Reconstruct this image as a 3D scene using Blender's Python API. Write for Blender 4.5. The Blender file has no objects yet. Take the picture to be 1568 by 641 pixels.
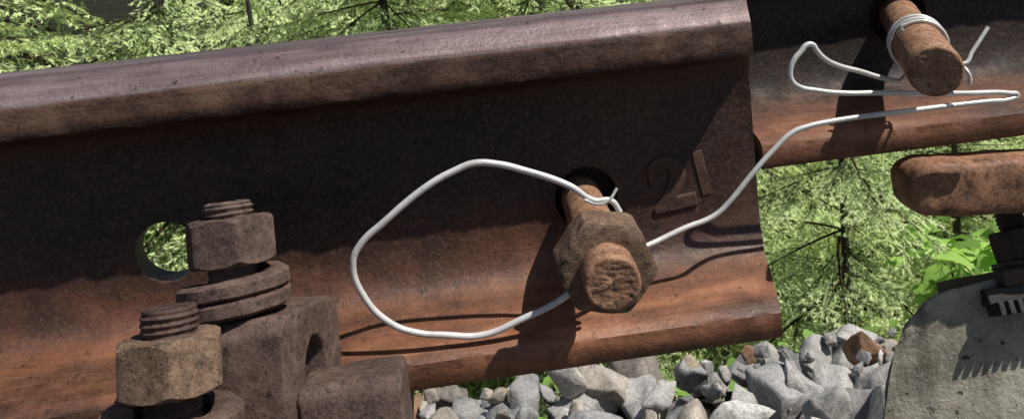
import bpy, bmesh, math, random
import numpy as np
from mathutils import Vector, Matrix, noise, Quaternion

random.seed(7)
rng = np.random.default_rng(11)
scene = bpy.context.scene
coll = scene.collection

# ------------------------------------------------------------------ helpers
def link(o, parent=None):
    coll.objects.link(o)
    if parent is not None:
        o.parent = parent
    return o

def empty(name, loc=(0, 0, 0), parent=None):
    e = bpy.data.objects.new(name, None)
    e.empty_display_size = 0.05
    e.location = loc
    return link(e, parent)

def mesh_obj(name, verts, faces, mat, parent=None, smooth=True, angle=35):
    me = bpy.data.meshes.new(name)
    me.from_pydata([tuple(v) for v in verts], [], [tuple(f) for f in faces])
    me.update()
    bm = bmesh.new(); bm.from_mesh(me)
    bmesh.ops.recalc_face_normals(bm, faces=bm.faces)
    bm.to_mesh(me); bm.free()
    if smooth:
        me.polygons.foreach_set('use_smooth', [True] * len(me.polygons))
        me.set_sharp_from_angle(angle=math.radians(angle))
    if mat: me.materials.append(mat)
    return link(bpy.data.objects.new(name, me), parent)

def wear(o, amp, scale, seed=0.0):
    me = o.data
    off = Vector((seed * 3.1, seed * 1.7, seed))
    for v in me.vertices:
        n = v.normal
        k = noise.fractal(v.co * scale + off, 0.8, 2.0, 4)
        v.co += n * (k * amp)
    me.update()

# node helper --------------------------------------------------------------
class NT:
    def __init__(s, name):
        s.m = bpy.data.materials.new(name); s.m.use_nodes = True
        s.t = s.m.node_tree; s.t.nodes.clear()
        s.out = s.n('ShaderNodeOutputMaterial')
        s.tc = s.n('ShaderNodeTexCoord').outputs['Object']
    def n(s, typ, **kw):
        nd = s.t.nodes.new(typ)
        for k, v in kw.items(): setattr(nd, k, v)
        return nd
    def l(s, a, b): s.t.links.new(a, b)
    def map(s, scale=(1, 1, 1), loc=(0, 0, 0), rot=(0, 0, 0)):
        m = s.n('ShaderNodeMapping'); s.l(s.tc, m.inputs[0])
        m.inputs['Scale'].default_value = scale; m.inputs['Location'].default_value = loc
        m.inputs['Rotation'].default_value = rot
        return m.outputs[0]
    def noise(s, scale, detail=6, rough=.6, vec=None, dist=0):
        n = s.n('ShaderNodeTexNoise'); s.l(vec if vec is not None else s.tc, n.inputs['Vector'])
        n.inputs['Scale'].default_value = scale; n.inputs['Detail'].default_value = detail
        n.inputs['Roughness'].default_value = rough; n.inputs['Distortion'].default_value = dist
        return n.outputs['Fac']
    def ramp(s, fac, stops, interp='LINEAR'):
        r = s.n('ShaderNodeValToRGB'); s.l(fac, r.inputs[0]); cr = r.color_ramp; cr.interpolation = interp
        while len(cr.elements) > 1: cr.elements.remove(cr.elements[-1])
        for i, (p, c) in enumerate(stops):
            e = cr.elements[0] if i == 0 else cr.elements.new(p)
            e.position = p
            e.color = (c[0], c[1], c[2], 1) if hasattr(c, '__len__') else (c, c, c, 1)
        return r.outputs[0]
    def mix(s, fac, a, b, mode='MIX'):
        m = s.n('ShaderNodeMix', data_type='RGBA', blend_type=mode)
        for i, v in ((0, fac), (6, a), (7, b)):
            if hasattr(v, 'links'): s.l(v, m.inputs[i])
            else: m.inputs[i].default_value = v if i == 0 else (v[0], v[1], v[2], 1)
        return m.outputs[2]
    def math(s, op, a, b=0.0, c=None):
        m = s.n('ShaderNodeMath', operation=op)
        for i, v in enumerate((a, b) if c is None else (a, b, c)):
            if hasattr(v, 'links'): s.l(v, m.inputs[i])
            else: m.inputs[i].default_value = v
        return m.outputs[0]
    def rng(s, v, a, b, c=0., d=1.):
        m = s.n('ShaderNodeMapRange'); s.l(v, m.inputs[0])
        for i, x in enumerate((a, b, c, d)): m.inputs[i + 1].default_value = x
        return m.outputs[0]
    def bump(s, h, strength, dist, normal=None):
        b = s.n('ShaderNodeBump'); s.l(h, b.inputs['Height'])
        b.inputs['Strength'].default_value = strength; b.inputs['Distance'].default_value = dist
        if normal is not None: s.l(normal, b.inputs['Normal'])
        return b.outputs[0]
    def bsdf(s, col, rough=.8, metal=0., normal=None, spec=.5):
        p = s.n('ShaderNodeBsdfPrincipled')
        for k, v in (('Base Color', col), ('Roughness', rough), ('Metallic', metal), ('Specular IOR Level', spec)):
            if hasattr(v, 'links'): s.l(v, p.inputs[k])
            else: p.inputs[k].default_value = (v[0], v[1], v[2], 1) if k == 'Base Color' else v
        if normal is not None: s.l(normal, p.inputs['Normal'])
        s.l(p.outputs[0], s.out.inputs['Surface'])
        return s.m

def rust_mat(name, dark, mid, light, big=28, rough=(.55, .9), bump=1.0, metal=0.0):
    s = NT(name)
    a = s.noise(big, 8, .65, dist=.6); b = s.noise(big * 6, 6, .7); c = s.noise(big * 28, 4, .7)
    f = s.math('ADD', s.math('MULTIPLY', a, .55), s.math('MULTIPLY', b, .45))
    col = s.ramp(f, [(.38, dark), (.5, mid), (.62, light)])
    col = s.mix(s.ramp(c, [(.4, .0), (.75, .55)]), col, tuple(x * 1.5 for x in light))
    pits = s.ramp(s.noise(big * 9, 3, .5), [(.30, 1.), (.42, 0.)])
    col = s.mix(s.math('MULTIPLY', pits, .7), col, tuple(x * .5 for x in dark))
    r = s.rng(b, .3, .7, rough[0], rough[1])
    n1 = s.bump(b, .6 * bump, .0012); n2 = s.bump(c, .6 * bump, .0004, n1); n3 = s.bump(pits, -.5 * bump, .0005, n2)
    return s.bsdf(col, r, metal, n3)

# ------------------------------------------------------------------ materials
def rail_material(name, k, lit0, lit1, end_shade, f0=.026, f1=.006, r0=.36, up=1.0):
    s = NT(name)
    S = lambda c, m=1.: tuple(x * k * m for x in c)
    sep = s.n('ShaderNodeSeparateXYZ'); s.l(s.tc, sep.inputs[0]); z = sep.outputs['Z']; x = sep.outputs['X']
    big = s.noise(11, 8, .60, vec=s.map((.5, 1, 1.2)), dist=.8)
    med = s.noise(70, 8, .68, vec=s.map((.7, 1, 1)))
    drip = s.noise(55, 6, .6, vec=s.map((1.3, 1, .22)))
    fine = s.noise(420, 4, .7); grit = s.noise(1500, 2, .6)
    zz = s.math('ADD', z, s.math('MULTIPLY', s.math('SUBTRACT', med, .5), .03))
    f = s.math('ADD', s.math('MULTIPLY', big, .55), s.math('MULTIPLY', med, .2)); f = s.math('ADD', f, s.math('MULTIPLY', drip, .25))
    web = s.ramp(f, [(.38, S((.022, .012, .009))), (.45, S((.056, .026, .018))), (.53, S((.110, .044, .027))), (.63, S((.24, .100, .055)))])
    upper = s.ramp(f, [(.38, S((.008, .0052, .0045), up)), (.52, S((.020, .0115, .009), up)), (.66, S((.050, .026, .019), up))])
    col = s.mix(s.rng(zz, lit0, lit1), web, upper)  # upper web coloured darker to deepen the shadow under the head
    streak = s.noise(40, 7, .7, vec=s.map((.07, 1, 1.6)))
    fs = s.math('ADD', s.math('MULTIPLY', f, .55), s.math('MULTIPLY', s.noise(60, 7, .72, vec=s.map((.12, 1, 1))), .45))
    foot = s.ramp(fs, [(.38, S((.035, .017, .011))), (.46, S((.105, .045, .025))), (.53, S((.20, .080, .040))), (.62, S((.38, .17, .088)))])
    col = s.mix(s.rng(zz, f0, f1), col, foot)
    st = s.math('MULTIPLY', s.rng(s.math('ADD', x, s.math('MULTIPLY', s.math('SUBTRACT', big, .5), .12)), .07, .10), s.rng(zz, .008, .026))  # mask for shade painted on the web towards the rail end
    col = s.mix(s.math('MULTIPLY', st, end_shade), col, s.ramp(f, [(.38, S((.014, .008, .007))), (.52, S((.038, .017, .012))), (.68, S((.080, .037, .024)))]))
    head = s.ramp(streak, [(.32, (.06, .038, .036)), (.46, (.15, .108, .110)), (.57, (.25, .19, .195)), (.72, (.40, .33, .34))])
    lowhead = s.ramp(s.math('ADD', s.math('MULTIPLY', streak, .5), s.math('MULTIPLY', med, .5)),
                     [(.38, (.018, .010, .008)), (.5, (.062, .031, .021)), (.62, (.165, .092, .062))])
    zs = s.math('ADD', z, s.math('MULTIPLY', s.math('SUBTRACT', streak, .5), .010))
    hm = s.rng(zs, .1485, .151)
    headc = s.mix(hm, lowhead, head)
    col = s.mix(s.rng(z, .1285, .132), col, headc)
    col = s.mix(s.ramp(fine, [(.48, 0.), (.8, .4)]), col, S((.25, .125, .08)))
    pits = s.ramp(s.noise(230, 3, .6), [(.28, 1.), (.39, 0.)])
    col = s.mix(s.math('MULTIPLY', pits, .75), col, (.010, .007, .006))
    scr = s.ramp(s.noise(900, 2, .5), [(.72, 0.), (.78, 1.)])
    col = s.mix(s.math('MULTIPLY', scr, .3), col, (.5, .42, .38))
    rough = s.rng(med, .3, .7, r0, r0 + .34)
    n = s.bump(med, .55, .0018); n = s.bump(fine, .65, .0005, n); n = s.bump(pits, -.6, .0006, n); n = s.bump(grit, .4, .0002, n)
    return s.bsdf(col, rough, s.math('MULTIPLY', hm, .45), n, spec=.5)

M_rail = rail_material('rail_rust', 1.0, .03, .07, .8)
M_rail2 = rail_material('rail_rust_shaded', .80, .006, .018, 0, .016, .003, .55, .9)  # shaded copy of the rail rust, shade painted down to the foot
M_rust_red = rust_mat('clip_rust', (.022, .013, .011), (.070, .041, .033), (.145, .093, .075), 30)
M_rust_nut = rust_mat('nut_rust', (.030, .018, .013), (.110, .066, .042), (.27, .175, .11), 40)
M_rust_bolt = rust_mat('bolt_rust', (.07, .031, .017), (.23, .11, .06), (.42, .25, .15), 45)
M_rust_dark = rust_mat('dark_rust', (.012, .009, .008), (.04, .022, .018), (.10, .055, .04), 30)
M_rust_orange = rust_mat('bar_rust', (.04, .018, .011), (.17, .077, .040), (.34, .18, .10), 14)
M_digit = rust_mat('digit_rust', (.020, .011, .009), (.050, .026, .018), (.10, .052, .036), 60)

def wire_mat():
    s = NT('galvanised_wire')
    a = s.noise(60, 5, .6); b = s.noise(600, 3, .6)
    col = s.ramp(a, [(.3, (.50, .49, .47)), (.5, (.70, .69, .67)), (.7, (.80, .79, .77))])
    col = s.mix(s.ramp(b, [(.6, 0.), (.8, .5)]), col, (.40, .36, .31))
    return s.bsdf(col, .30, .2, s.bump(b, .25, .0003))
M_wire = wire_mat()

def concrete_mat():
    s = NT('weathered_concrete')
    a = s.noise(12, 8, .65, dist=.5); b = s.noise(80, 7, .7); c = s.noise(500, 3, .7)
    drip = s.noise(34, 6, .65, vec=s.map((1.2, 1.2, .22)))
    col = s.ramp(a, [(.32, (.17, .155, .12)), (.5, (.34, .315, .255)), (.68, (.50, .475, .405))])
    col = s.mix(s.ramp(b, [(.5, 0.), (.7, .6)]), col, (.15, .13, .10))
    col = s.mix(s.ramp(drip, [(.5, 0.), (.65, .7)]), col, (.10, .088, .065))
    col = s.mix(s.ramp(c, [(.6, 0.), (.75, .6)]), col, (.60, .58, .53))
    holes = s.ramp(s.noise(150, 2, .5), [(.27, 1.), (.33, 0.)])
    col = s.mix(holes, col, (.07, .06, .05))
    n = s.bump(b, .8, .003); n = s.bump(c, .6, .001, n); n = s.bump(holes, -.7, .002, n)
    return s.bsdf(col, .92, 0, n, spec=.3)
M_conc = concrete_mat()

def stone_mat():
    s = NT('crushed_granite')
    at = s.n('ShaderNodeAttribute'); at.attribute_name = 'tint'
    a = s.noise(26, 7, .7, dist=.8); b = s.noise(260, 4, .75)
    v = s.ramp(a, [(.3, .40), (.5, .92), (.7, 1.3)])
    col = s.mix(1.0, at.outputs['Color'], v, 'MULTIPLY')
    col = s.mix(s.ramp(b, [(.35, .6), (.5, 0.)]), col, (.11, .10, .09))
    col = s.mix(s.ramp(b, [(.6, 0.), (.75, .5)]), col, (.64, .62, .59))
    n = s.bump(a, .7, .007); n = s.bump(b, .6, .0015, n)
    return s.bsdf(col, .8, 0, n, spec=.35)
M_stone = stone_mat()

def ground_mat():
    s = NT('forest_soil')
    a = s.noise(1.2, 8, .7); b = s.noise(14, 7, .75)
    col = s.ramp(a, [(.35, (.010, .009, .006)), (.5, (.016, .020, .009)), (.65, (.025, .036, .012))])
    col = s.mix(s.ramp(b, [(.4, 0.), (.65, .7)]), col, (.03, .022, .014))
    return s.bsdf(col, .95, 0, s.bump(b, 1., .05), spec=.2)
M_ground = ground_mat()

def foliage_mat(name, dark, light, brown, transl=.35):
    s = NT(name)
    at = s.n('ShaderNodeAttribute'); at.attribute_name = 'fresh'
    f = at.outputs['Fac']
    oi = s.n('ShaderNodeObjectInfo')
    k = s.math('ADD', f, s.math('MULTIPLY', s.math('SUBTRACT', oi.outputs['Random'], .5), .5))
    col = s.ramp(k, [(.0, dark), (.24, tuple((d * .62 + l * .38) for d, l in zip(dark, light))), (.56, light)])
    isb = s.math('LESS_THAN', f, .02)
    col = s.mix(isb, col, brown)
    d = s.n('ShaderNodeBsdfDiffuse'); s.l(col, d.inputs['Color'])
    t = s.n('ShaderNodeBsdfTranslucent'); s.l(s.mix(1., col, (1.1, 1.1, .75), 'MULTIPLY'), t.inputs[0])
    m = s.n('ShaderNodeMixShader'); m.inputs[0].default_value = transl
    s.l(d.outputs[0], m.inputs[1]); s.l(t.outputs[0], m.inputs[2]); s.l(m.outputs[0], s.out.inputs['Surface'])
    return s.m
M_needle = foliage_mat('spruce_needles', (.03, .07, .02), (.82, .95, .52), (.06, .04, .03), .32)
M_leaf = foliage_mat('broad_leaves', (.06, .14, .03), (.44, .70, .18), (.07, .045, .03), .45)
M_bark = rust_mat('spruce_bark', (.012, .010, .008), (.035, .028, .022), (.08, .07, .055), 6, bump=2)

# ------------------------------------------------------------------ rails
half = [(0, .1625), (-.010, .1622), (-.018, .1615), (-.0215, .1603), (-.027, .1560), (-.0315, .1520), (-.0333, .1495), (-.0337, .146),
        (-.0342, .140), (-.0345, .1345), (-.0338, .1322), (-.031, .1312), (-.024, .1293), (-.017, .1268), (-.0125, .1235), (-.0098, .118), (-.0086, .110),
        (-.0080, .095), (-.0078, .080), (-.0078, .065), (-.0080, .050), (-.0086, .038), (-.0100, .028), (-.0125, .0205),
        (-.0170, .0150), (-.0240, .0115), (-.034, .0085), (-.046, .0056), (-.056, .0030), (-.0625, .0008), (-.0648, -.0016),
        (-.0652, -.006), (-.0652, -.0135), (-.064, -.0155), (-.060, -.016), (-.03, -.016), (0, -.016)]
prof = half + [(-y, z) for (y, z) in reversed(half[1:-1])]

def make_rail(name, xs, skew_at_end, seed, holes, loc, mat, digit=None):
    verts = []; faces = []; P = len(prof)
    xend = max(xs) if skew_at_end > 0 else min(xs)
    for x in xs:
        for (y, z) in prof:
            xx = x
            if abs(x - xend) < .03:
                w = 1 - abs(x - xend) / .03
                if skew_at_end > 0: xx += w * (.22 * y + .0014 * noise.noise(Vector((y * 90, z * 90, seed))))
            edge = 1.0
            if abs(z - .1335) < .0035 and abs(y) > .028: edge = 8
            if z < .0 and abs(y) > .06: edge = 3
            k = noise.fractal(Vector((x * 60, y * 60, z * 60 + seed)), .8, 2, 4) * .00018 * edge
            k2 = noise.noise(Vector((x * 9, seed, z * 3))) * .0003
            sgn = -1 if y < 0 else 1
            verts.append((xx, y + sgn * k + k2, z + k * (1 if z > .1 else .4)))
    n = len(xs)
    for i in range(n - 1):
        for j in range(P):
            a = i * P + j; b = i * P + (j + 1) % P
            faces.append((a, b, b + P, a + P))
    faces.append(tuple(range(P))); faces.append(tuple((n - 1) * P + j for j in range(P)))
    o = mesh_obj(name, verts, faces, mat, smooth=False)
    for (hx, hz, hr) in holes:
        bm = bmesh.new()
        bmesh.ops.create_cone(bm, cap_ends=True, segments=72, radius1=hr, radius2=hr, depth=.06,
                              matrix=Matrix.Translation((hx, 0, hz)) @ Matrix.Rotation(math.pi / 2, 4, 'X'))
        me = bpy.data.meshes.new('cut'); bm.to_mesh(me); bm.free()
        me.materials.append(mat)
        c = bpy.data.objects.new('cut', me); coll.objects.link(c)
        md = o.modifiers.new('b', 'BOOLEAN'); md.operation = 'DIFFERENCE'; md.object = c; md.solver = 'EXACT'
        dg = bpy.context.evaluated_depsgraph_get(); dg.update()
        nm = bpy.data.meshes.new_from_object(o.evaluated_get(dg))
        o.modifiers.clear(); o.data = nm
        bpy.data.objects.remove(c)
    me = o.data
    me.materials.clear(); me.materials.append(mat)
    me.polygons.foreach_set('material_index', [0] * len(me.polygons))
    if digit:
        n0 = len(me.polygons)
        for (ch, dx, dz, sz, rel) in digit:
            cu = bpy.data.curves.new('digit', 'FONT'); cu.body = ch; cu.size = sz; cu.extrude = .0006 * rel; cu.bevel_depth = .0012 * rel; cu.bevel_resolution = 3
            cu.offset = .0011 * rel
            cu.align_x = 'CENTER'; cu.align_y = 'CENTER'
            t = bpy.data.objects.new('digit', cu); coll.objects.link(t)
            dg = bpy.context.evaluated_depsgraph_get(); dg.update()
            tm = bpy.data.meshes.new_from_object(t.evaluated_get(dg))
            tm.transform(Matrix.Translation((dx, -.0080, dz)) @ Matrix.Rotation(math.pi / 2, 4, 'X') @ Matrix.Rotation(.12, 4, 'Z') @ Matrix.Diagonal((1.15, 1, 1, 1)))
            for v in tm.vertices: v.co += Vector((noise.noise(v.co * 90), noise.noise(v.co * 140) * .3, noise.noise(v.co * 90 + Vector((9, 0, 0))))) * .0012
            bpy.data.objects.remove(t)
            bm = bmesh.new(); bm.from_mesh(me); bm.from_mesh(tm); bm.to_mesh(me); bm.free()
        me.materials.append(M_digit)
        for i in range(n0, len(me.polygons)): me.polygons[i].material_index = 1
    me.polygons.foreach_set('use_smooth', [True] * len(me.polygons))
    me.set_sharp_from_angle(angle=math.radians(38))
    o.location = loc
    return o

XE = .1785
xs1 = list(np.arange(-2.5, -.42, .12)) + list(np.arange(-.40, XE - .001, .0040)) + [XE]
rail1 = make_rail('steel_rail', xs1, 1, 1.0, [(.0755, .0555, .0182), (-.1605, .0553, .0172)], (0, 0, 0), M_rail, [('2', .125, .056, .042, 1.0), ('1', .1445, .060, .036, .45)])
xs2 = [0, .0015] + list(np.arange(.006, .36, .0045)) + list(np.arange(.42, 2.6, .12))
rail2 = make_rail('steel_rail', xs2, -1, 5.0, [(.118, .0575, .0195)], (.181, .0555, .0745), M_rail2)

# ------------------------------------------------------------------ lathe / nut / bolt parts (axis = local +Z)
def lathe(name, pr, mat, parent, seg=64, amp=0, sc=200, seed=0, cap=True, angle=40, capmat=None):
    verts = []; faces = []
    for (r, z) in pr:
        for j in range(seg):
            a = 2 * math.pi * j / seg
            verts.append((r * math.cos(a), r * math.sin(a), z))
    for i in range(len(pr) - 1):
        for j in range(seg):
            a = i * seg + j; b = i * seg + (j + 1) % seg
            faces.append((a, b, b + seg, a + seg))
    faces.append(tuple(range(seg))[::-1]); faces.append(tuple((len(pr) - 1) * seg + j for j in range(seg)))
    o = mesh_obj(name, verts, faces, mat, parent, angle=angle)
    if amp: wear(o, amp, sc, seed)
    return o

def endface(r, z, rings=16, c=.0012):
    out = [(r, z - c), (r - c * .6, z - c * .25), (r - c, z)]
    for i in range(1, rings):
        out.append(((r - c) * (1 - i / rings), z))
    out.append((.0002, z))
    return out

def shaft(name, r, z0, z1, mat, parent, amp=.00022, seed=0, r0=None, crack=True):
    r0 = r0 or r
    N = 60
    pr = [(r0 * .95, z0)] + [(r0 + (r - r0) * min(1, max(0, (i / N - .45) / .3)), z0 + (z1 - z0 - .002) * i / N) for i in range(1, N)] + endface(r, z1)
    o = lathe(name, pr, mat, parent, seg=80, amp=amp, sc=160, seed=seed)
    if crack:
        for v in o.data.vertices:
            if v.co.z > z1 - .0004:
                q = Vector((v.co.x * 120, v.co.y * 300, seed))
                rid = abs(noise.noise(q)); rid2 = abs(noise.noise(Vector((v.co.x * 380, v.co.y * 200, seed + 4))))
                v.co.z -= max(0, .12 - rid) * .0035 + max(0, .08 - rid2) * .002
                v.co.z += .0004 * noise.noise(v.co * 150)
        o.data.update()
    return o

def thread(name, r, z0, z1, mat, parent, pitch=.0026, seed=0):
    pr = [(r * .9, z0)]; z = z0
    while z < z1 - pitch:
        pr += [(r * .90, z + pitch * .05), (r * .985, z + pitch * .4), (r, z + pitch * .5), (r * .985, z + pitch * .6), (r * .90, z + pitch * .98)]
        z += pitch
    pr += endface(r * .93, z1, c=.0008)
    o = lathe(name, pr, mat, parent, seg=56, amp=0, angle=60)
    for v in o.data.vertices:
        if v.co.z < z1 - pitch * 1.2 and v.co.z > z0 + pitch:
            v.co.z += (math.atan2(v.co.y, v.co.x) / (2 * math.pi)) * pitch * .35
    wear(o, .0004, 300, seed)
    return o

def hexnut(name, ac, h, z0, mat, parent, rot=0, n=6, cham=.42, amp=.0003, seed=0, soft=.02):
    R = ac / 2; ap = R * math.cos(math.pi / n); seg = n * 18
    rings = []
    nz = 14
    for i in range(9): rings.append((i / 9 + .02, 0))
    for i in range(nz + 1): rings.append((1, i / nz))
    for i in range(9): rings.append(((8 - i) / 9 + .02, 1))
    verts = []; faces = []
    per = 2 * math.pi / n
    for (k, t) in rings:
        for j in range(seg):
            a = 2 * math.pi * j / seg
            d = ((a + per / 2) % per) - per / 2
            rr = ap / math.cos(d)
            rr = min(rr, R * (1 - soft))
            rr *= k
            z = t * h
            lim = max(0, rr - ap * .97) * cham * 1.6
            z = min(max(z, lim), h - lim)
            verts.append((rr * math.cos(a + rot), rr * math.sin(a + rot), z0 + z))
    for i in range(len(rings) - 1):
        for j in range(seg):
            a = i * seg + j; b = i * seg + (j + 1) % seg
            faces.append((a, b, b + seg, a + seg))
    faces.append(tuple(range(seg))[::-1]); faces.append(tuple((len(rings) - 1) * seg + j for j in range(seg)))
    o = mesh_obj(name, verts, faces, mat, parent, angle=24)
    wear(o, amp, 120, seed)
    return o

def aim(e, origin, tip):
    d = (Vector(tip) - Vector(origin)).normalized()
    e.location = origin
    e.rotation_mode = 'QUATERNION'
    e.rotation_quaternion = d.to_track_quat('Z', 'Y')
    return (Vector(tip) - Vector(origin)).length

B1a = Vector((.0755, .034, .0550)); B1b = Vector((.0668, -.119, .0497))
b1 = empty('hex_bolt')
L1 = aim(b1, B1a, B1b)
shaft('shank', .0132, -.02, L1, M_rust_bolt, b1, seed=1, r0=.0117)
hexnut('nut', .0500, .020, L1 - .036, M_rust_nut, b1, rot=math.radians(20), seed=2, amp=.0004)
hexnut('bolt_head', .045, .016, -.026, M_rust_nut, b1, seed=8)

B2a = Vector((.3165, .0875, .1345)); B2b = Vector((.247, -.0815, .1205))
b2 = empty('hex_bolt')
L2 = aim(b2, B2a, B2b)
shaft('shank', .0134, -.02, L2, M_rust_bolt, b2, seed=3, r0=.0116)
hexnut('bolt_head', .045, .016, -.030, M_rust_nut, b2, seed=9)

# ------------------------------------------------------------------ wires
def wire(name, pts, r, parent, radii=None, cyclic=False):
    cu = bpy.data.curves.new(name, 'CURVE'); cu.dimensions = '3D'
    cu.bevel_depth = r; cu.bevel_resolution = 5; cu.resolution_u = 10; cu.use_fill_caps = True
    sp = cu.splines.new('BEZIER'); sp.bezier_points.add(len(pts) - 1)
    for i, p in enumerate(pts):
        b = sp.bezier_points[i]; b.co = p; b.handle_left_type = b.handle_right_type = 'AUTO'
        b.radius = radii[i] if radii else 1
    tmp = bpy.data.objects.new(name, cu); coll.objects.link(tmp)
    dg = bpy.context.evaluated_depsgraph_get(); dg.update()
    me = bpy.data.meshes.new_from_object(tmp.evaluated_get(dg)); bpy.data.objects.remove(tmp)
    me.name = name
    me.materials.clear(); me.materials.append(M_wire)
    me.polygons.foreach_set('use_smooth', [True] * len(me.polygons))
    return link(bpy.data.objects.new(name, me), parent)

W = empty('steel_wire')
p1 = [(84, 63, -62), (80, 69.5, -62), (71, 71, -62), (59, 80, -61), (36, 91, -60), (24, 95.5, -60), (12, 97.5, -60), (2, 95, -60), (-11, 90, -61), (-36, 74, -62), (-50, 63, -62), (-54, 55, -62), (-51, 37, -61),
      (-39, 20, -60), (-26, 13, -60), (-13, 10, -60), (7, 7, -60), (28, 13, -61), (50, 21, -61), (64, 31, -60), (76, 36, -58), (88, 37, -52), (101, 37, -45), (122, 42, -41),
      (141, 47, -40), (150, 54, -40), (162, 66, -40), (175, 78, -40), (188, 87.5, -40), (196, 89.5, -40), (205, 90.5, -40), (258, 91.2, -40), (300, 91, -40), (315, 90.8, -40),
      (318.5, 92.3, -40), (314, 94.0, -40), (289, 97, -40), (262, 100.2, -40), (240, 103, -40), (215, 106, -40), (202, 109, -40), (193, 112, -40), (189, 116, -40), (188.7, 122, -40), (191, 127, -40), (195, 131, -40),
      (199, 134.5, -40), (202, 134.2, -40), (204, 131, -40), (208, 126, -40), (216, 121, -39), (229, 116, -38), (241, 111, -38), (251, 108, -38)]
p1 = [Vector((a / 1000, c / 1000, b / 1000)) for (a, b, c) in p1]
wire('long_strand', p1, .00168, W, radii=[.9] * 3 + [1.05] * 18 + [.88] * 33)
axd = (B2b - B2a).normalized()
u = axd.cross(Vector((0, 0, 1))).normalized(); v = axd.cross(u)
def around(c, rad, a0, turns, adv, n=26):
    out = []
    for i in range(int(n * turns) + 1):
        a = a0 + 2 * math.pi * i / n
        out.append(c + axd * (adv * i / n) + u * (rad * math.cos(a)) + v * (rad * math.sin(a)))
    return out
cc = B2a + axd * .112
coil = around(cc, .0147, math.radians(100), 2.6, .0070)
coil = [Vector((.251, -.038, .108))] + coil + [Vector((.286, -.043, .1145)), Vector((.292, -.042, .1205)), Vector((.303, -.04, .1325))]
wire('coil', coil, .0011, W)
wire('coil_end', [cc + Vector((.013, .0, -.006)), Vector((.2865, -.045, .1105)), Vector((.2875, -.046, .106)), Vector((.287, -.046, .1035))], .0010, W)
a1d = (B1b - B1a).normalized()
u1 = a1d.cross(Vector((0, 0, 1))).normalized(); v1 = a1d.cross(u1)
c1 = B1a + a1d * .099
wr = []
for i in range(34):
    a = math.radians(60) + 2 * math.pi * i / 26
    wr.append(c1 + a1d * (.004 * i / 26) + u1 * (.0145 * math.cos(a)) + v1 * (.0145 * math.sin(a)))
wire('wrap', wr, .0012, W)
wire('twist_end', [Vector((.066, -.063, .072)), Vector((.072, -.067, .0702)), Vector((.077, -.068, .0715)), Vector((.0825, -.0675, .0775))], .0008, W)

# ------------------------------------------------------------------ rail fastening (left)
def extrude_poly(name, poly, x0, x1, mat, parent, bev=.002, sub=1, axis='x'):
    bm = bmesh.new()
    vs = [bm.verts.new((x0, y, z)) for (y, z) in poly]
    f = bm.faces.new(vs)
    r = bmesh.ops.extrude_face_region(bm, geom=[f])
    for g in r['geom']:
        if isinstance(g, bmesh.types.BMVert): g.co.x = x1
    bmesh.ops.recalc_face_normals(bm, faces=bm.faces)
    bmesh.ops.bevel(bm, geom=list(bm.edges), offset=bev, segments=3, affect='EDGES', profile=.6)
    bmesh.ops.triangulate(bm, faces=[f for f in bm.faces if len(f.verts) > 4])
    if sub:
        for _ in range(sub):
            bmesh.ops.subdivide_edges(bm, edges=[e for e in bm.edges if e.calc_length() > .006], cuts=2, use_grid_fill=True)
        bmesh.ops.triangulate(bm, faces=[f for f in bm.faces if len(f.verts) > 4])
    me = bpy.data.meshes.new(name); bm.to_mesh(me); bm.free()
    me.polygons.foreach_set('use_smooth', [True] * len(me.polygons)); me.set_sharp_from_angle(angle=math.radians(30))
    me.materials.append(mat)
    return link(bpy.data.objects.new(name, me), parent)

def coilwasher(name, R, w, t, z0, h, turns, mat, parent, a0=0, seed=0):
    N = int(60 * turns); verts = []; faces = []
    sec = [(-w / 2, -t * .3), (-w * .3, -t / 2), (w * .3, -t / 2), (w / 2, -t * .3), (w / 2, t * .3), (w * .3, t / 2), (-w * .3, t / 2), (-w / 2, t * .3)]
    for i in range(N + 1):
        a = a0 + 2 * math.pi * turns * i / N; z = z0 + t / 2 + (h - t) * i / N
        for (dr, dz) in sec: verts.append(((R + dr) * math.cos(a), (R + dr) * math.sin(a), z + dz))
    for i in range(N):
        for j in range(8):
            p = i * 8 + j; q = i * 8 + (j + 1) % 8; faces.append((p, q, q + 8, p + 8))
    faces.append(tuple(range(8))); faces.append(tuple(N * 8 + j for j in range(8)))
    o = mesh_obj(name, verts, faces, mat, parent, angle=50); wear(o, .0005, 150, seed); return o

def box(name, a, b, mat, parent, bev=.0015, seed=1, amp=.0006):
    o = extrude_poly(name, [(a[1], a[2]), (b[1], a[2]), (b[1], b[2]), (a[1], b[2])], a[0], b[0], mat, parent, bev=bev, sub=1)
    wear(o, amp, 60, seed); return o

fp = empty('hole_backing'); box('plate', (.015, .0095, .022), (.170, .0245, .105), M_rust_dark, fp, bev=.003)  # plate added behind the web so the bolt hole looks dark
fp2 = empty('hole_backing'); box('plate', (.262, .0655, .098), (.52, .0800, .180), M_rust_dark, fp2, bev=.003)  # likewise added behind the raised rail to blacken its hole

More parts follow.
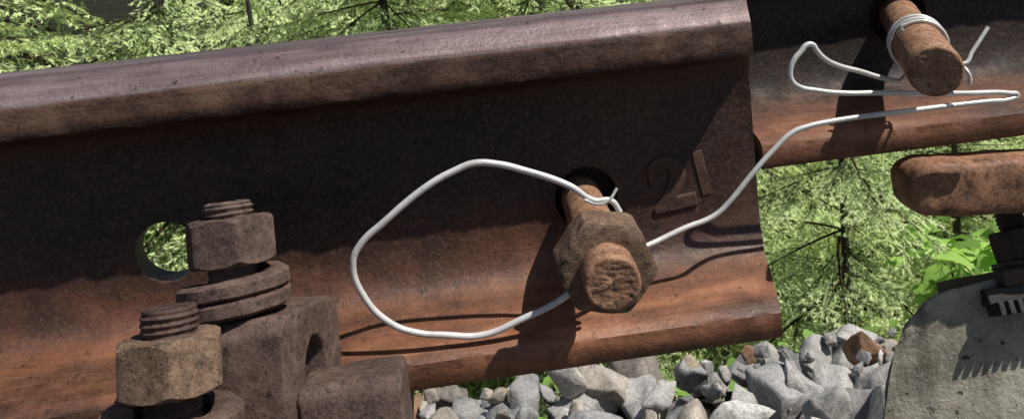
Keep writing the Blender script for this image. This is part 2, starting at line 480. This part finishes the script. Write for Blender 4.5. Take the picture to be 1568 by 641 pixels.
FA = empty('rail_fastening')
TL = empty('clip_assembly', (0, -.125, .05), FA); TL.rotation_euler = (math.radians(-14), 0, 0)
def inTL(o): o.parent = TL; o.location = o.location + Vector((0, .125, -.05)); return o
clamp_poly = [(-.126, -.016), (-.102, -.016), (-.102, .026), (-.099, .037), (-.092, .043), (-.083, .042), (-.077, .034), (-.075, .0185), (-.058, .016), (-.056, .046), (-.060, .054), (-.068, .0575), (-.120, .0575), (-.126, .051)]
clamp = extrude_poly('clamp_plate', clamp_poly, -.112, -.073, M_rust_red, FA, bev=.0022)
clamp.data.transform(Matrix.Translation((-.093, -.1, 0)) @ Matrix.Rotation(math.radians(-13), 4, 'Z') @ Matrix.Translation((.093, .1, 0)))
wear(clamp, .0008, 70, 4); inTL(clamp)
rib = extrude_poly('base_rib', [(-.122, -.04), (-.078, -.04), (-.078, .021), (-.081, .0262), (-.118, .0262), (-.122, .021)], -.077, -.031, M_rust_red, FA, bev=.0035)
wear(rib, .0008, 70, 6); inTL(rib)
plate = extrude_poly('base_plate', [(-.30, -.040), (.16, -.040), (.16, -.022), (-.30, -.022)], -.21, -.034, M_rust_red, FA, bev=.002, sub=0)
low = extrude_poly('clamp_foot', [(-.20, -.04), (-.134, -.04), (-.134, .004), (-.14, .010), (-.19, .010), (-.20, .002)], -.155, -.085, M_rust_red, FA, bev=.003)
wear(low, .0008, 70, 9); inTL(low)
ub = empty('upper_bolt', (-.1045, -.100, 0)); inTL(ub)
thread('thread', .0112, .05, .1085, M_rust_red, ub, seed=1)
hexnut('nut', .0425, .0215, .0800, M_rust_red, ub, rot=math.radians(22), cham=.5, seed=3)
coilwasher('spring_washer', .0195, .0115, .0080, .0570, .0225, 1.8, M_rust_red, ub, a0=math.radians(200))
lb = empty('lower_bolt', (-.119, -.155, -.0095)); inTL(lb)
lb.rotation_euler = (0, math.radians(1.5), 0)
thread('thread', .0112, .02, .0815, M_rust_dark, lb, seed=5)
hexnut('nut', .0435, .0220, .0490, M_rust_nut, lb, rot=math.radians(14), cham=.5, seed=7)
coilwasher('spring_washer', .0205, .0125, .0085, .0240, .0225, 1.7, M_rust_red, lb, a0=math.radians(-60))

def slab(name, poly, y0, y1, mat, parent=None, bev=.006, seed=0, amp=.002, sc=18, backdrop=0, shear=0, lean=0, lz=0):
    o = extrude_poly(name, [(x, z) for (x, z) in poly], y0, y1, mat, parent, bev=bev, sub=2)
    for v in o.data.vertices:
        c = Vector((v.co.y, v.co.x, v.co.z))
        y_ = c.y
        c.y += (c.z - lz) * lean
        if c.z > -.3: c.z -= (y_ - y0) * backdrop
        c.x += (y_ - y0) * shear
        v.co = c
    o.data.flip_normals(); o.data.update()
    wear(o, amp, sc, seed)
    return o
slab('wooden_sleeper', [(-.30, -.25), (-.055, -.25), (-.055, -.042), (-.30, -.042)], -1.3, .17, M_rust_dark, None, seed=2)

# ------------------------------------------------------------------ concrete sleeper end under the raised rail
SL = empty('concrete_sleeper')
body = slab('body', [(.215, -.52), (.56, -.52), (.56, -.0335), (.319, -.031), (.298, -.033), (.281, -.039), (.268, -.049), (.256, -.064), (.243, -.112)], .0, .26, M_conc, SL, bev=.003, seed=3, amp=.0026, sc=38, backdrop=.62, shear=.54, lean=.10, lz=-.03)
s_ = NT('pad_rubber'); M_rub = s_.bsdf(s_.ramp(s_.noise(90, 5, .6), [(.3, (.012, .012, .012)), (.7, (.045, .04, .035))]), .7, 0, s_.bump(s_.noise(300), .4, .001))
FT = empty('chair', (0, .0, -.034), SL); FT.rotation_euler = (math.radians(-27), 0, 0)
def inFT(o): o.parent = FT; o.location = o.location + Vector((0, 0, .034)); return o
inFT(box('rubber_pad', (.316, -.005, -.0468), (.50, .07, -.037), M_rub, SL))
for i in range(22):
    x = .318 + i * .0062
    inFT(box('pad_rib_%d' % i, (x, -.011, -.0534), (x + .0035, .004, -.0455), M_rub, SL, bev=.0006, amp=.0002))
inFT(box('chair_plate', (.327, -.008, -.0372), (.50, .075, -.0275), M_rust_dark, SL, bev=.0025, seed=4, amp=.0008))
cb = empty('chair_bolt', (.358, .014, 0)); inFT(cb)
lathe('washer', [(.001, -.0275), (.019, -.0275), (.020, -.0255), (.019, -.023), (.001, -.023)], M_rust_red, cb, amp=.0003)
hexnut('nut', .034, .019, -.023, M_rust_dark, cb, rot=.3, seed=12)
thread('thread', .009, -.006, .012, M_rust_dark, cb, seed=13)

def blunt_bar(name, x0, x1, yc, zc, hh, tt, mat, slope, parent=None):
    verts = []; faces = []; xs = []; n = 48
    E = .016
    for i in range(17): xs.append(E * (1 - math.cos(i / 16 * math.pi / 2)))
    L = x1 - x0
    for i in range(1, 70): xs.append(E + (L - E) * i / 69)
    for x in xs:
        k = (1 - (1 - min(1, x / E)) ** 2.6) ** (1 / 2.6) if x < E else 1
        k = max(.04, k)
        for j in range(n):
            a = 2 * math.pi * j / n
            c, s = math.cos(a), math.sin(a)
            yy = tt * math.copysign(abs(c) ** .38, c) * (.6 + .4 * k) * (k if k < .3 else 1); zz = hh * math.copysign(abs(s) ** .38, s) * k * (1 + .12 * x / L)
            verts.append((x0 + x, yc + yy, zc + zz + slope * x))
    for i in range(len(xs) - 1):
        for j in range(n):
            a = i * n + j; b = i * n + (j + 1) % n; faces.append((a, b, b + n, a + n))
    faces.append(tuple(range(n))); faces.append(tuple((len(xs) - 1) * n + j for j in range(n)))
    o = mesh_obj(name, verts, faces, mat, parent, angle=50); wear(o, .0014, 45, 3); return o
blunt_bar('wooden_block', .263, .62, -.010, .0385, .0165, .015, M_rust_orange, -.09)

# ------------------------------------------------------------------ terrain
CR = .60; GZ = -.43
def gh(x, y):
    n = noise.fractal(Vector((x * .35, y * .35, 3.0)), 1, 2, 4)
    def emb(d):
        if d < CR: return GZ
        if d < 3.8: return GZ - (d - CR) * .70
        if d < 9: return GZ - (3.8 - CR) * .70
        return GZ - (3.8 - CR) * .70 + min((d - 9) * .11, 6.0)
    z = emb(y) if y > -1.6 else emb(-y - 1.6 + CR)
    w = 0 if -1.6 < y < CR else min(1, (y - CR) if y > 0 else 1)
    return z + w * n * .13
def axis_pts():
    a = list(np.arange(-6, 12, .3)); b = [12, 15, 19, 25, 35, 50, 80, 140, 250]; c = [-250, -140, -80, -50, -35, -25, -18, -13, -9]
    return c + a + b
ax = axis_pts(); verts = []; faces = []
for y in ax:
    for x in ax: verts.append((x - 1, y, gh(x - 1, y)))
nx = len(ax)
for i in range(nx - 1):
    for j in range(nx - 1):
        a = i * nx + j; faces.append((a, a + 1, a + 1 + nx, a + nx))
mesh_obj('ground', verts, faces, M_ground)

def stone_variant(k):
    r = random.Random(k); bm = bmesh.new()
    sx, sy, sz = r.uniform(.8, 1.3), r.uniform(.7, 1.05), r.uniform(.5, .85)
    for _ in range(r.randint(10, 16)):
        v = Vector((r.gauss(0, 1), r.gauss(0, 1), r.gauss(0, 1))).normalized() * r.uniform(.85, 1.1)
        v = Vector((max(-.75, min(.75, v.x)) * sx, max(-.75, min(.75, v.y)) * sy, max(-.7, min(.7, v.z)) * sz))
        bm.verts.new(v)
    res = bmesh.ops.convex_hull(bm, input=bm.verts)
    junk = [g for g in res['geom_interior'] if isinstance(g, bmesh.types.BMVert)]
    bmesh.ops.delete(bm, geom=junk, context='VERTS')
    bmesh.ops.dissolve_limit(bm, angle_limit=math.radians(14), verts=bm.verts, edges=bm.edges)
    bmesh.ops.bevel(bm, geom=list(bm.edges), offset=.035, segments=1, affect='EDGES')
    bmesh.ops.triangulate(bm, faces=bm.faces)
    for _ in range(2):
        bmesh.ops.subdivide_edges(bm, edges=[e for e in bm.edges if e.calc_length() > .28], cuts=1)
        bmesh.ops.triangulate(bm, faces=bm.faces)
    for v in bm.verts: v.co += v.co.normalized() * (noise.noise(v.co * 2.5 + Vector((k, 0, 0))) * .10 + noise.noise(v.co * 7 + Vector((k, 3, 0))) * .035)
    bm.verts.index_update()
    V = np.array([v.co[:] for v in bm.verts]); F = np.array([[v.index for v in f.verts] for f in bm.faces]); bm.free()
    return V, F
variants = [stone_variant(i) for i in range(14)]
tints = [(.41, .40, .39), (.32, .315, .315), (.49, .47, .44), (.22, .22, .225), (.45, .40, .34), (.40, .32, .23), (.34, .20, .12), (.56, .55, .53), (.28, .25, .22)]
tw = np.array([.2, .15, .16, .10, .14, .08, .04, .11, .06])
VV = []; FF = []; CC = []; off = 0
def add_stone(x, y, z, s):
    global off
    V, F = variants[rng.integers(len(variants))]
    q = Quaternion(rng.normal(size=4)).normalized().to_matrix()
    P = (V * s) @ np.array(q).T + np.array([x, y, z])
    VV.append(P); FF.append(F + off); off += len(P)
    t = np.array(tints[rng.choice(len(tints), p=tw / tw.sum())]) * rng.uniform(.75, 1.2)
    CC.append(np.tile(np.append(t, 1), (len(P), 1)))
step = .074
for layer in range(2):
    for yy in np.arange(-1.2, .72, step):
        for xx in np.arange(-1.1, 2.2, step):
            if layer == 0 and yy < -.3: continue
            x = xx + rng.uniform(-.035, .035); y = yy + rng.uniform(-.035, .035)
            s = rng.uniform(.034, .064) * (1.3 if rng.random() < .18 else 1)
            if -.35 < x < -.02 and y < .22: continue
            add_stone(x, y, gh(x, y) + .000 + layer * .036 + rng.uniform(-.018, .018), s)
for _ in range(600):
    x = rng.uniform(-.4, 1.2); y = rng.uniform(-.2, .8); add_stone(x, y, gh(x, y) + .040 + rng.uniform(-.01, .02), rng.uniform(.009, .020))
V = np.concatenate(VV); Fa = np.concatenate(FF); Cc = np.concatenate(CC)
def np_mesh(name, V, F, attr=None, color=None):
    me = bpy.data.meshes.new(name); n = len(F)
    me.vertices.add(len(V)); me.vertices.foreach_set('co', V.astype(np.float32).ravel())
    me.loops.add(n * 3); me.loops.foreach_set('vertex_index', F.astype(np.int32).ravel())
    me.polygons.add(n); me.polygons.foreach_set('loop_start', np.arange(0, n * 3, 3, dtype=np.int32))
    me.update(calc_edges=True)
    if color is not None:
        a = me.attributes.new('tint', 'FLOAT_COLOR', 'POINT'); a.data.foreach_set('color', color.astype(np.float32).ravel())
    if attr is not None:
        a = me.attributes.new('fresh', 'FLOAT', 'POINT'); a.data.foreach_set('value', attr.astype(np.float32).ravel())
    me.validate()
    return me
me = np_mesh('gravel_ballast', V, Fa, color=Cc); me.materials.append(M_stone)
link(bpy.data.objects.new('gravel_ballast', me))

# ------------------------------------------------------------------ spruce branches
def spruce_branch(seed, L=1.0, space=.0056, nl=.028, nw=.0033, tstep=.090, kstep=.075):
    r = np.random.default_rng(seed)
    segs = []; fr = []; stems = []
    def main(t):
        return np.array([L * t, .04 * math.sin(3 * t + seed), L * (-.12 * t - .30 * t * t + .20 * t ** 3)])
    def addseg(a, b, f0, f1): segs.append((a, b)); fr.append((f0, f1))
    N = 9
    for i in range(N):
        a = main(i / N); b = main((i + 1) / N); stems.append((a, b, .008 * (1 - i / N) + .0018))
        if i > 2: addseg(a, b, .3, .3 + .6 * (i == N - 1))
    t = .10
    while t < .98:
        for sd in (-1, 1):
            tt = t + r.uniform(-.02, .02)
            if r.random() < .06: continue
            p = main(tt)
            ln = L * (.40 * (1 - tt) ** .75 + .07) * r.uniform(.7, 1.15) * (min(1, tt / .25) ** .5)
            ang = math.radians(r.uniform(40, 62)) * sd
            d = np.array([math.cos(ang), math.sin(ang), r.uniform(-.65, -.08)]); d /= np.linalg.norm(d)
            e = p + d * ln + np.array([0, 0, -.16 * ln]); m = (p + e) / 2 + np.array([0, 0, .05 * ln])
            stems.append((p, m, .0022)); stems.append((m, e, .0014))
            addseg(p + d * ln * .12, m, .12, .25); addseg(m, e, .3, .95)
            k = .2
            while k < .92:
                q = p + (m - p) * (k * 2) if k < .5 else m + (e - m) * ((k - .5) * 2)
                for s2 in (-1, 1):
                    l2 = ln * (.45 * (1 - k) + .10) * r.uniform(.6, 1.2)
                    if l2 < .030: l2 = .030
                    a2 = ang + s2 * math.radians(r.uniform(35, 55))
                    d2 = np.array([math.cos(a2), math.sin(a2), r.uniform(-.7, .0)]); d2 /= np.linalg.norm(d2)
                    e2 = q + d2 * l2 + np.array([0, 0, -.15 * l2])
                    addseg(q, e2, .22 if l2 > .05 else .45, 1.0)
                k += kstep / max(ln, .07) * r.uniform(.85, 1.2)
        t += tstep / L
    S = np.array(segs); P0 = S[:, 0]; P1 = S[:, 1]; FR = np.array(fr)
    D = P1 - P0; LL = np.linalg.norm(D, axis=1); D = D / LL[:, None]
    n = np.maximum(5, np.ceil(LL / space)).astype(int)
    idx = np.repeat(np.arange(len(S)), n); T = r.random(len(idx))
    pos = P0[idx] + (P1 - P0)[idx] * T[:, None]
    v = r.normal(size=(len(idx), 3)); v[:, 2] *= .45; v -= (v * D[idx]).sum(1)[:, None] * D[idx]; v /= np.linalg.norm(v, axis=1)[:, None]
    d = D[idx] * .95 + v * .55; d /= np.linalg.norm(d, axis=1)[:, None]
    ln = nl * r.uniform(.7, 1.15, len(idx))
    sd = np.cross(d, np.array([.5, 0, 1.0]) + r.normal(size=(len(idx), 3)) * .35); sd /= np.linalg.norm(sd, axis=1)[:, None]; sd *= nw
    V = np.stack([pos - sd, pos + sd, pos + d * ln[:, None]], 1).reshape(-1, 3)
    F = np.arange(len(V)).reshape(-1, 3)
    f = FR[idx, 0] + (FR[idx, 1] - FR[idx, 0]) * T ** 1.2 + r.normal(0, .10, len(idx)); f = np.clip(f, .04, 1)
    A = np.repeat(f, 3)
    vs = []; fs = []; o = len(V)
    for (a, b, rad) in stems:
        dd = (b - a); dd = dd / (np.linalg.norm(dd) + 1e-9); s1 = np.cross(dd, [0, 0, 1.0]); s1 /= np.linalg.norm(s1) + 1e-9; s2 = np.cross(dd, s1)
        for c, rr in ((a, rad), (b, rad * .8)):
            for q in range(3):
                an = q * 2.094; vs.append(c + s1 * rr * math.cos(an) + s2 * rr * math.sin(an))
        for q in range(3):
            q2 = (q + 1) % 3; fs.append((o + q, o + q2, o + 3 + q2)); fs.append((o + q, o + 3 + q2, o + 3 + q))
        o += 6
    V = np.concatenate([V, np.array(vs)]); F = np.concatenate([F, np.array(fs)]); A = np.concatenate([A, np.zeros(len(vs))])
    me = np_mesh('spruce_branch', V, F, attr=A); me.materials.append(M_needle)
    return me
branches = [spruce_branch(s) for s in (1, 2, 3, 4)]
coarse = [spruce_branch(s, space=.014, nl=.040, nw=.0065, tstep=.10, kstep=.09) for s in (5, 6, 7)]

def trunk_mesh(H, r0):
    pr = [(r0 * (1 - i / 14) + .006, H * i / 14) for i in range(15)]
    verts = []; faces = []; sg = 12
    for (r_, z) in pr:
        for j in range(sg):
            a = 2 * math.pi * j / sg; verts.append((r_ * math.cos(a) + .03 * math.sin(z), r_ * math.sin(a), z))
    for i in range(14):
        for j in range(sg):
            a = i * sg + j; b = i * sg + (j + 1) % sg; faces.append((a, b, b + sg, a + sg))
    me = bpy.data.meshes.new('trunk'); me.from_pydata(verts, [], faces); me.materials.append(M_bark)
    me.polygons.foreach_set('use_smooth', [True] * len(me.polygons))
    return me
def spruce_tree(x, y, H, Lmax, seed, gap=.26, zmin=.25, per=6, lib=None, ex=.6):
    lib = lib or branches
    r = random.Random(seed)
    e = empty('spruce_tree', (x, y, gh(x, y) - .05))
    t = bpy.data.objects.new('trunk', trunk_mesh(H, .009 * H)); link(t, e)
    h = zmin; i = 0
    while h < H * .97:
        k = 1 - h / H
        for j in range(per if k > .2 else 4):
            L = Lmax * (k ** ex) * r.choice((.55, .8, 1.0, 1.1, 1.2)) * r.uniform(.9, 1.1) + .08
            o = bpy.data.objects.new('branch', lib[r.randrange(len(lib))])
            az = r.uniform(0, 6.283)
            pitch = math.radians(r.uniform(-26, 8) + 24 * (1 - k) - 10)
            o.rotation_euler = (r.uniform(-.4, .4), -pitch, az)
            w = L * r.uniform(.8, 1.1)
            hh = min(max(h + r.uniform(-.5, .5) * gap, .05), H * .98)
            o.scale = (L, w, L); o.location = (0.03 * math.sin(hh), 0, hh)
            link(o, e); i += 1
        h += gap * r.uniform(.8, 1.2)
    return e

TR = [(-1.55, 2.25, 2.5, .92), (-.88, 3.8, 3.3, .80), (-.20, 2.65, 2.8, .80), (.34, 2.45, 2.7, .85), (.92, 2.75, 2.9, .85), (1.12, 1.95, 1.15, .66), (1.80, 2.50, 1.6, .72), (2.3, 3.0, 2.4, .85),
      (1.35, 3.9, 3.3, 1.0), (-2.4, 3.6, 4.0, 1.1), (-1.6, 5.0, 4.6, 1.3), (.1, 4.8, 4.6, 1.3), (2.9, 4.4, 4, 1.2), (1.9, 6.0, 5.5, 1.6), (-.7, 7.0, 6, 1.8),
      (3.9, 6.8, 6, 1.8), (-3.4, 6.8, 6.5, 1.9), (.8, 8.5, 7, 2.0), (3.0, 10.0, 7.5, 2.2), (-2, 10.5, 7.5, 2.2)]
for k, (x, y, H, L) in enumerate(TR):
    near = y < 3.5
    spruce_tree(x, y, H, L, 200 + k, gap=.18 if near else (.28 if y < 6 else .50), zmin=.10, per=6, lib=branches if near else coarse)

def leaf_cloud(centers, size, seed, upright=.3):
    r = np.random.default_rng(seed); n = len(centers)
    outline = [(0, 0), (.22, .26), (.5, .34), (.8, .2), (1.05, 0), (.8, -.2), (.5, -.34), (.22, -.26)]
    Vs = []; Fs = []; As = []; o = 0
    for c in centers:
        s = size * r.uniform(.55, 1.2); az = r.uniform(0, 6.28); pt = r.uniform(-.7, .5)
        rot = np.array((Matrix.Rotation(az, 3, 'Z') @ Matrix.Rotation(pt, 3, 'Y') @ Matrix.Rotation(r.uniform(-.5, .5), 3, 'X')))
        pts = np.array([(a * s, b * s, abs(b) * s * .45 - a * a * s * .25) for a, b in outline] + [(.5 * s, 0, -.06 * s)])
        Vs.append(pts @ rot.T + c); Fs += [(o + 8, o + i, o + (i + 1) % 8) for i in range(8)]; As += [r.uniform(.35, 1.0)] * 9; o += 9
    return np.concatenate(Vs), np.array(Fs), np.array(As)
def shrub(x, y, z, rx, rz, n, size, seed):
    r = np.random.default_rng(seed)
    c = r.normal(size=(n, 3)); c /= np.linalg.norm(c, axis=1)[:, None]; c *= (r.random(n) ** .45)[:, None]; c *= np.array([rx, rx, rz])
    V, F, A = leaf_cloud(c, size, seed)
    e = empty('hazel_shrub', (x, y, z))
    me = np_mesh('leaves', V, F, attr=A); me.materials.append(M_leaf); link(bpy.data.objects.new('leaves', me), e)
    vs = []; fs = []; o = 0
    base = np.array([0, 0, gh(x, y) - z - .05])
    for i in range(9):
        tip = c[i * 7 % n]
        for q in range(3):
            pa = base + (tip - base) * q / 3; pb = base + (tip - base) * (q + 1) / 3; rr = .008 * (1 - q / 3.5)
            for P in (pa, pb):
                for w in range(4): vs.append((P[0] + rr * math.cos(w * 1.57), P[1] + rr * math.sin(w * 1.57), P[2]))
            for w in range(4): fs.append((o + w, o + (w + 1) % 4, o + 4 + (w + 1) % 4, o + 4 + w))
            o += 8
    me = bpy.data.meshes.new('stems'); me.from_pydata(vs, [], fs); me.materials.append(M_bark); link(bpy.data.objects.new('stems', me), e)
shrub(1.38, 1.70, -.86, .20, .20, 90, .085, 5)
r = np.random.default_rng(77); cs = []
for _ in range(2500):
    x = r.uniform(-4, 5); y = .9 + 4 * r.random() ** 1.6
    cs.append((x, y, gh(x, y) + abs(r.normal(0, .06))))
V, F, A = leaf_cloud(np.array(cs), .05, 9)
me = np_mesh('undergrowth', V, F, attr=A * .35 + .05); me.materials.append(M_leaf); link(bpy.data.objects.new('undergrowth', me))

# ------------------------------------------------------------------ light
ts = Vector((2.0, -1.0, 3.4)).normalized()
w = bpy.data.worlds.new('World'); scene.world = w; w.use_nodes = True
nt = w.node_tree; bg = nt.nodes['Background']
sky = nt.nodes.new('ShaderNodeTexSky'); sky.sky_type = 'NISHITA'; sky.sun_disc = False
sky.sun_elevation = math.asin(ts.z); sky.sun_rotation = math.atan2(ts.x, ts.y)
nt.links.new(sky.outputs[0], bg.inputs[0]); bg.inputs[1].default_value = .065
sl = bpy.data.lights.new('sun', 'SUN'); sl.energy = 5.0; sl.angle = math.radians(.5); sl.color = (1, .95, .87)
so = bpy.data.objects.new('sun', sl); so.rotation_mode = 'QUATERNION'; so.rotation_quaternion = ts.to_track_quat('Z', 'Y'); so.location = (2, -1, 3.4); link(so)
scene.view_settings.view_transform = 'Standard'; scene.view_settings.look = 'None'; scene.view_settings.exposure = 0

# ------------------------------------------------------------------ camera
C = Vector((0, -.5, .214)); yaw = math.radians(5); p = math.radians(6); ro = math.radians(5.8)
f = Vector((math.sin(yaw) * math.cos(p), math.cos(yaw) * math.cos(p), -math.sin(p)))
R0 = f.cross(Vector((0, 0, 1))).normalized(); U0 = R0.cross(f)
R = R0 * math.cos(ro) - U0 * math.sin(ro); U = U0 * math.cos(ro) + R0 * math.sin(ro)
cam = bpy.data.cameras.new('camera'); co = bpy.data.objects.new('camera', cam); link(co)
M = Matrix((R, U, -f)).transposed().to_4x4(); M.translation = C; co.matrix_world = M
cam.sensor_width = 36; cam.lens = 36 * 1357 / 1568; cam.shift_y = -289 / 1568
cam.clip_start = .01; cam.clip_end = 600
cam.dof.use_dof = True; cam.dof.focus_distance = .45; cam.dof.aperture_fstop = 50
scene.camera = co
